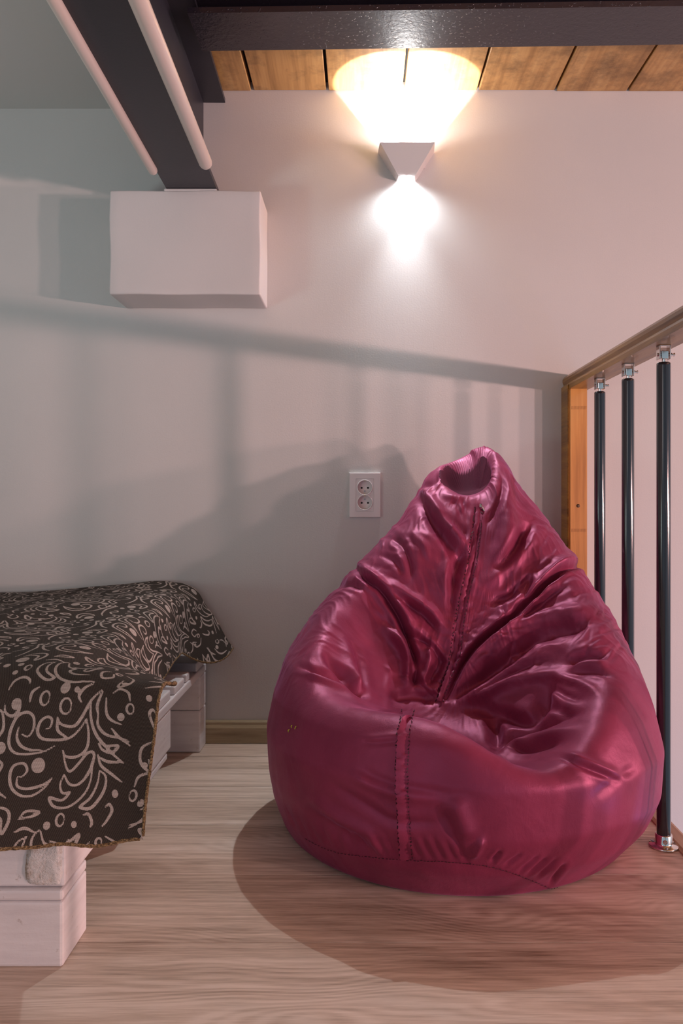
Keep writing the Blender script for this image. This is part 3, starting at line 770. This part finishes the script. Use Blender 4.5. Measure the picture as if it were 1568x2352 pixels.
stitches('stitching', [(700,1928),(760,1956),(850,1970),(925,1976),(1010,1980),(1090,1986),(1170,2004),(1230,2028),(1288,2053)], .0005, 4, 4)
# zip slider at the top of the back seam
p = on_bag(1102, 1166, .004); bm = bmesh.new(); add_box(bm, p.x-.0028, p.x+.0028, p.y-.002, p.y+.001, p.z-.004, p.z+.004, .001, 1)
add_tube(bm, [p+Vector((0,-.002,.002)), p+Vector((.003,-.005,-.003)), p+Vector((.007,-.006,-.012))], [.0011,.0014,.0017], 8)
z_ = obj('zip_slider', bm, M_chrome); local(bag, z_)
my = simple('yellow_thread', (.62,.62,.05), .6)
for a, b in (((661,1681),(664,1674)), ((668,1673),(670,1666)), ((677,1673),(679,1666))):
    bm = bmesh.new(); add_tube(bm, [on_bag(*a), on_bag((a[0]+b[0])/2, (a[1]+b[1])/2, .0022), on_bag(*b)], .0008, 6)
    y_ = obj('yellow_mark', bm, my); local(bag, y_)

# ------------------------------------------------------------------ pallets, mattress, throw
XR = -.403
def part(par, name, *b, mat=None, bev=.004):
    o = obj(name, box(*b, bev, 2), mat or M_pallet); local(par, o); return o
def Y(Z): return Z-CD
pal = thing('pallet', 'white painted wooden pallet lying on the floor, lower one of the two', 'pallet', (-.9, -.5, 0))
for x0 in (XR-.145, XR-.62, XR-1.2):
    w_ = .145 if x0 > -.6 else .1
    part(pal, 'block', x0, x0+w_, Y(1.034), Y(1.126), 0, .0885)
    part(pal, 'block', x0+.0, x0+w_, Y(1.915), Y(1.985), 0, .1045)
for x0 in (XR-.62, XR-1.2): part(pal, 'block', x0, x0+.1, Y(1.46), Y(1.60), 0, .0885)
part(pal, 'board', XR-1.3, XR, Y(1.034), Y(1.126), .0895, .1045)
part(pal, 'board', XR-1.3, XR-.002, Y(1.46), Y(1.60), .0895, .1045)
pal2 = thing('pallet', 'white painted wooden pallet stacked on top of the lower one under the mattress', 'pallet', (-.9, -.5, .105))
for x0 in (XR-.145, XR-.62, XR-1.2):
    w_ = .145 if x0 > -.6 else .1
    part(pal2, 'block', x0, x0+w_, Y(1.040), Y(1.175), .1055, .190)
    part(pal2, 'block', x0, x0+w_-.001, Y(1.42), Y(1.625), .1055, .190)
    part(pal2, 'block', x0, x0+w_, Y(1.915), Y(1.985), .1055, .190)
    part(pal2, 'stringer', x0, x0+w_+.001, Y(1.045), Y(1.985), .1905, .2095, bev=.003)
for a, b, dz in ((1.045,1.13,0),(1.17,1.25,.001),(1.29,1.40,-.001),(1.47,1.62,.002),(1.655,1.745,-.001),(1.765,1.80,0),(1.875,1.985,.004)):
    part(pal2, 'deck_board', XR-1.3, XR-.0005, Y(a), Y(b), .210, .2285+dz, bev=.003)
# chipped front corner of the upper pallet: bare splintered wood
bm = box(XR-.055, XR-.001, Y(1.0365), Y(1.062), .1062, .172, .010, 4)
bmesh.ops.subdivide_edges(bm, edges=bm.edges[:], cuts=5, use_grid_fill=True)
from mathutils import noise as mn
for v in bm.verts:
    q = v.co*95; v.co += mn.noise_vector(q)*.0024+mn.noise_vector(q*3)*.0009
    v.co.z = max(v.co.z, .1057); v.co.x = min(v.co.x, XR+.0012)
ch_ = obj('chipped_corner', bm, M_chip, None, True); local(pal2, ch_); ch_['label'] = 'splintered bare wood corner'
bm = box(-1.40, -.462, Y(1.135), Y(1.955), .2335, .376, .035, 4)
mt = obj('mattress', bm, M_matt, None, True); tag(mt, 'thin pale mattress on the pallets, hidden under the patterned throw', 'mattress')

# throw: a stiff woven cloth laid over the mattress
XE, ZE, ZTOP = -.467, 1.085, .406       # right edge and front edge of the bed top
hs = .0022
A0 = -1.40
LS = .21; LF = .276
Na = int((XE-A0+LS)/hs); Nb = int((1.965-ZE+LF)/hs)
ga = np.linspace(0, XE-A0+LS, Na); gb = np.linspace(0, 1.965-ZE+LF, Nb)     # across / from the far side toward the viewer
def ss(x, a, b):
    t_ = np.clip((x-a)/(b-a), 0, 1); return t_*t_*(3-2*t_)
def bend(s, thf, rad):
    """out, drop after length s past an edge; thf final angle (array), rad bending length"""
    n = 40; o_ = np.zeros(s.shape); d_ = np.zeros(s.shape); ds = s/n
    for k in range(n):
        t_ = thf*ss((k+.5)*ds, 0, rad); o_ += np.cos(t_)*ds; d_ += np.sin(t_)*ds
    return o_, d_
AA, BB = np.meshgrid(ga, gb, indexing='ij')
Zc = 1.965-BB                                                # depth along the top
u = AA-(XE-A0); wf = np.maximum(ZE-Zc, 0)
Lside = .150+.062*ss(Zc, 1.70, 1.93)+.048*(1-ss(Zc, 1.09, 1.40))-.006*np.sin(Zc*16)
Lside = np.where(wf > 0, (.198-.012*wf/LF*np.sin(wf*9)), Lside)
u = np.where(u > 0, u/LS*Lside, u); up_ = np.maximum(u, 0)
thS = 1.36-1.06*(1-ss(Zc, 1.10, 1.52))-.42*ss(Zc, 1.72, 1.94)+.10*np.sin(Zc*11)
out, drop = bend(up_, np.clip(thS, .15, 1.5), .07)
outF, dropF = bend(wf, np.full(wf.shape, 1.42)-.10*np.sin(AA*9), .10)
topz = ZTOP + .006*np.sin(AA*9+BB*4)+.004*np.sin(BB*15+AA*3) + .009*ss(Zc, 1.5, 1.85)*np.exp(-((u+.05)/.07)**2) - .012*ss(-u, .12, .5) + .004*np.sin(AA*25)*np.sin(BB*21)
X = np.where(u > 0, XE+out, XE+u)
# the corner leans further out below the front edge
X = X + np.where(wf > 0, -.004*(wf/LF)*ss(u, -.02, .15), 0)
Zd = np.where(wf > 0, ZE-outF, Zc) + .006*np.sin(AA*14+.5)*(wf/LF) + .010*ss(u, 0, .18)*(wf > 0)*ss(wf, 0, .1)
Zh = topz-drop*(1-.95*(wf/LF))-dropF - .008*np.sin((AA)*5.2+2.0)*(wf/LF) + .010*ss(u, .0, .16)*(wf/LF)
Zh += .003*np.sin(up_*60+BB*30)*ss(up_, .02, .1)
CW = np.stack([X, Zd-CD, Zh], 2)
# woven ornament: signed distance (mm) to scrolls, leaves, rings and dots in cloth coordinates
SDm = np.full(AA.shape, 50.0)
cu = (XE-A0+u)*1000; cv = BB*1000                                  # mm
# one repeat of the ornament, drawn in fifths of a millimetre: open strokes, leaf outlines, ovals (x, y, rx, ry), solid dots
S_ = [[(270,1090),(310,1110),(340,1060),(335,980),(290,945),(230,970),(195,1060),(195,1160),(240,1220),(330,1235),(420,1225),(485,1190)],
 [(245,1040),(240,1110),(270,1170),(330,1205),(400,1215)], [(420,1075),(450,1060),(455,1010),(420,990),(380,1020),(370,1090),(410,1140),(500,1150),(580,1130),(640,1070),(680,1000)],
 [(490,1000),(520,1050),(600,1055),(650,990),(700,880),(760,790)], [(490,1010),(500,1090),(560,1130)], [(680,1000),(700,1100),(695,1200),(640,1250),(560,1250),(540,1210)],
 [(755,970),(760,1050),(830,1130),(970,1155)], [(770,800),(745,900),(755,970)], [(800,840),(810,960),(850,1020),(910,1050)], [(850,1080),(900,1140),(975,1180)], [(700,870),(710,1000),(760,1130),(860,1250),(940,1300)],
 [(770,1180),(800,1230),(860,1250),(900,1200),(830,1205),(780,1180)], [(540,1215),(570,1320),(600,1350),(650,1300),(700,1240),(740,1240),(745,1310),(700,1400)],
 [(145,800),(165,740),(215,710),(260,730),(275,760)], [(300,880),(305,820),(345,785)], [(140,890),(150,940),(195,965),(235,930),(235,870),(205,860)],
 [(360,520),(300,560),(280,640),(320,700),(380,735),(420,715),(350,660),(335,590),(355,525)], [(430,480),(390,540),(400,640),(460,720),(560,765),(640,755),(705,740)],
 [(440,490),(470,570),(530,600),(500,640),(560,690),(655,695)], [(60,930),(120,930),(145,1000),(140,1070),(80,1135),(60,1070),(100,1040),(95,960),(60,930)],
 [(0,700),(40,710),(50,760),(0,790),(20,850),(75,885)], [(60,1165),(20,1220),(70,1280),(75,1220),(60,1165)], [(115,1245),(165,1300),(120,1380),(80,1320),(115,1245)],
 [(0,1210),(30,1300),(60,1400),(45,1560),(10,1650)], [(70,1290),(100,1380),(150,1480),(210,1535)],
 [(270,1390),(300,1390),(325,1350),(300,1300),(240,1310),(220,1380),(240,1470),(300,1525),(370,1525),(440,1470),(485,1400)], [(265,1400),(275,1460),(340,1480),(430,1450),(485,1400)],
 [(560,1370),(540,1440),(560,1500),(605,1500),(560,1550),(480,1530),(510,1590),(600,1605),(680,1550),(730,1460),(745,1320)], [(560,1370),(600,1440),(660,1450),(720,1380),(745,1260)],
 [(790,1370),(830,1400),(835,1460),(810,1530),(750,1610),(680,1610),(740,1550),(780,1460),(790,1370)], [(770,1260),(800,1340),(880,1390),(940,1420)], [(780,1280),(840,1310),(930,1300)],
 [(80,1660),(120,1610),(190,1600),(235,1630),(240,1690),(210,1760),(195,1740),(190,1670),(130,1640),(80,1660)], [(300,1680),(340,1630),(420,1630),(380,1660),(300,1680)],
 [(280,1760),(340,1735),(400,1760)], [(705,1660),(740,1650),(765,1700),(755,1730)], [(830,1720),(860,1680),(890,1610),(870,1570),(845,1590)],
 [(500,560),(600,590),(690,520),(640,640),(600,640),(620,560)], [(760,560),(720,620),(740,690),(800,650),(790,590)], [(860,520),(930,590),(930,690),(860,740),(880,650)], [(640,900),(620,860),(650,800),(700,760)], [(840,800),(880,760),(940,790),(960,860)]]
OV = [(540,930,36,52),(397,862,30,46),(207,615,20,32),(560,1690,26,43),(965,925,24,40),(820,560,20,28),(430,620,0,0)]
DT = [(520,805,24,32),(210,890,26,28),(140,1180,24,34),(390,1320,26,42),(905,993,19,24),(45,580,16,22),(138,570,16,20),(140,668,12,17),(105,1740,34,42),(475,1720,18,22),(900,1500,18,20),(650,1725,12,18),(600,820,13,17),(900,700,13,18)]
STK = []
def arcp(x, y, a, b): w_ = np.linspace(0, 2*np.pi, 17); return np.c_[x+a*np.cos(w_), y+b*np.sin(w_)]
k_ = .203; TWx, TWy = 1000*k_, 1265*k_
for i in range(-1, 7):
    for j in range(-1, 6):
        flip = (i % 2 == 1)
        def T(p):
            p = np.asarray(p, float).copy()
            if flip: p[:,0] = 985-p[:,0]
            x = 1095+(p[:,0]-975)*k_-i*TWx; y = 1137+(p[:,1]-1760)*k_-j*TWy+(TWy*.46 if flip else 0); return np.c_[x, y]
        for q in S_: STK.append((T(spline(q, 5)), 1.5, False))
        for x, y, a, b in OV:
            if a: STK.append((T(arcp(x, y, a, b)), 1.25, False))
        for x, y, a, b in DT: STK.append((T(arcp(x, y, a, b)), 1, True))
for q, wd, fill in STK:
    # half width varies along the stroke so lines swell and thin out like a brush
    lo_ = q.min(0)-6; hi_ = q.max(0)+6
    i0, i1 = np.searchsorted(ga*1000, [lo_[0]-3, hi_[0]+(60 if hi_[0] > 925 else 3)]); j0, j1 = np.searchsorted(gb*1000, [lo_[1], hi_[1]])
    if i1 <= i0+1 or j1 <= j0+1: continue
    Xs = cu[i0:i1, j0:j1]; Ys = cv[i0:i1, j0:j1]; best = np.full(Xs.shape, 50.); n = len(q)-1
    if fill:
        c0 = q.mean(0); rad = np.abs(q-c0).max(); best = np.hypot(Xs-c0[0], (Ys-c0[1])*.8)-rad
    else:
        for k in range(n):
            ax, ay = q[k]; bx, by = q[k+1]; L2 = (bx-ax)**2+(by-ay)**2+1e-9
            t_ = np.clip(((Xs-ax)*(bx-ax)+(Ys-ay)*(by-ay))/L2, 0, 1)
            d_ = np.hypot(Xs-ax-t_*(bx-ax), Ys-ay-t_*(by-ay)) - wd*(.55+.70*math.sin(math.pi*(k+.5)/n))
            best = np.minimum(best, d_)
    SDm[i0:i1, j0:j1] = np.minimum(SDm[i0:i1, j0:j1], best)
t = NT('woven_damask')
at = t.node('ShaderNodeAttribute', attribute_name='ornament'); uvn = t.node('ShaderNodeAttribute', attribute_name='cloth_mm')
sx = t.node('ShaderNodeSeparateXYZ'); t.l(uvn.outputs['Vector'], sx.inputs[0])
edge = t.math('ADD', at.outputs['Fac'], t.math('MULTIPLY', t.math('SINE', t.math('MULTIPLY', sx.outputs[1], 3.2)), .15))
mask = t.ramp(edge, [(.0, 1.0), (.35, .0)])
w1_ = t.math('SINE', t.math('ADD', t.math('MULTIPLY', sx.outputs[0], 2.1), t.math('MULTIPLY', sx.outputs[1], 1.2)))
w2_ = t.math('SINE', t.math('SUBTRACT', t.math('MULTIPLY', sx.outputs[1], 2.4), t.math('MULTIPLY', sx.outputs[0], .6)))
weave = t.math('MULTIPLY', w1_, w2_)
ground = t.ramp(weave, [(.45, (.034,.027,.022)), (.80, (.105,.085,.07))])
fib = t.noise(t.coord((8, 8, 120)), 8, 3)
lightc = t.ramp(fib, [(.3, (.32,.27,.24)), (.7, (.50,.43,.39))])
t.set(Base_Color=t.mix(mask, ground, lightc), Roughness=.85, Specular_IOR_Level=.25)
t.bump(t.math('ADD', weave, t.math('MULTIPLY', mask, 1.2)), .35, .0008); M_throw = t.m
ii_ = np.arange(Na*Nb).reshape(Na, Nb)
FCc = np.stack([ii_[:-1,:-1], ii_[1:,:-1], ii_[1:,1:], ii_[:-1,1:]], 2).reshape(-1, 4)
throw = thing('throw', 'dark brown throw woven with pale scrolls and leaves, draped over the pallet bed', 'throw', (-.9, -.5, .41))
cl_ = np_mesh('cloth', CW.reshape(-1, 3), FCc, M_throw, throw)
me = cl_.data
at_ = me.attributes.new('ornament', 'FLOAT', 'POINT'); at_.data.foreach_set('value', SDm.astype('f').ravel())
av = me.attributes.new('cloth_mm', 'FLOAT_VECTOR', 'POINT'); av.data.foreach_set('vector', np.stack([cu, cv, cu*0], 2).astype('f').ravel())
sol = cl_.modifiers.new('thickness', 'SOLIDIFY'); sol.thickness = .0016; sol.offset = -1
# overlocked hem: a rough ochre binding with a darker cord inside
M_hem = wood('ochre_binding', (.10,.055,.02), (.25,.15,.06), (.42,.28,.13), .9, 0, 3); M_cord = simple('dark_cord', (.02,.016,.014), .9)
t = NT('ochre_overlock'); g = t.noise(t.coord(), 420, 3, .7)
t.set(Base_Color=t.ramp(g, [(.38, (.05,.03,.015)), (.5, (.22,.135,.06)), (.65, (.40,.28,.14))]), Roughness=.9); t.bump(g, .9, .003); M_hem = t.m
side = CW[-1, :]; bot = CW[:, -1]
def hem(line, r, name, mat, step=3):
    pts = line[::step]; bm = bmesh.new(); add_tube(bm, pts, [r*(1+.18*math.sin(i*2.7)) for i in range(len(pts))], 7)
    o = obj(name, bm, mat, None, True); local(throw, o); return o
hem(side, .0024, 'hem', M_hem); hem(bot, .0028, 'hem', M_hem)
hem(CW[-5, :], .0016, 'cord', M_cord, 4)
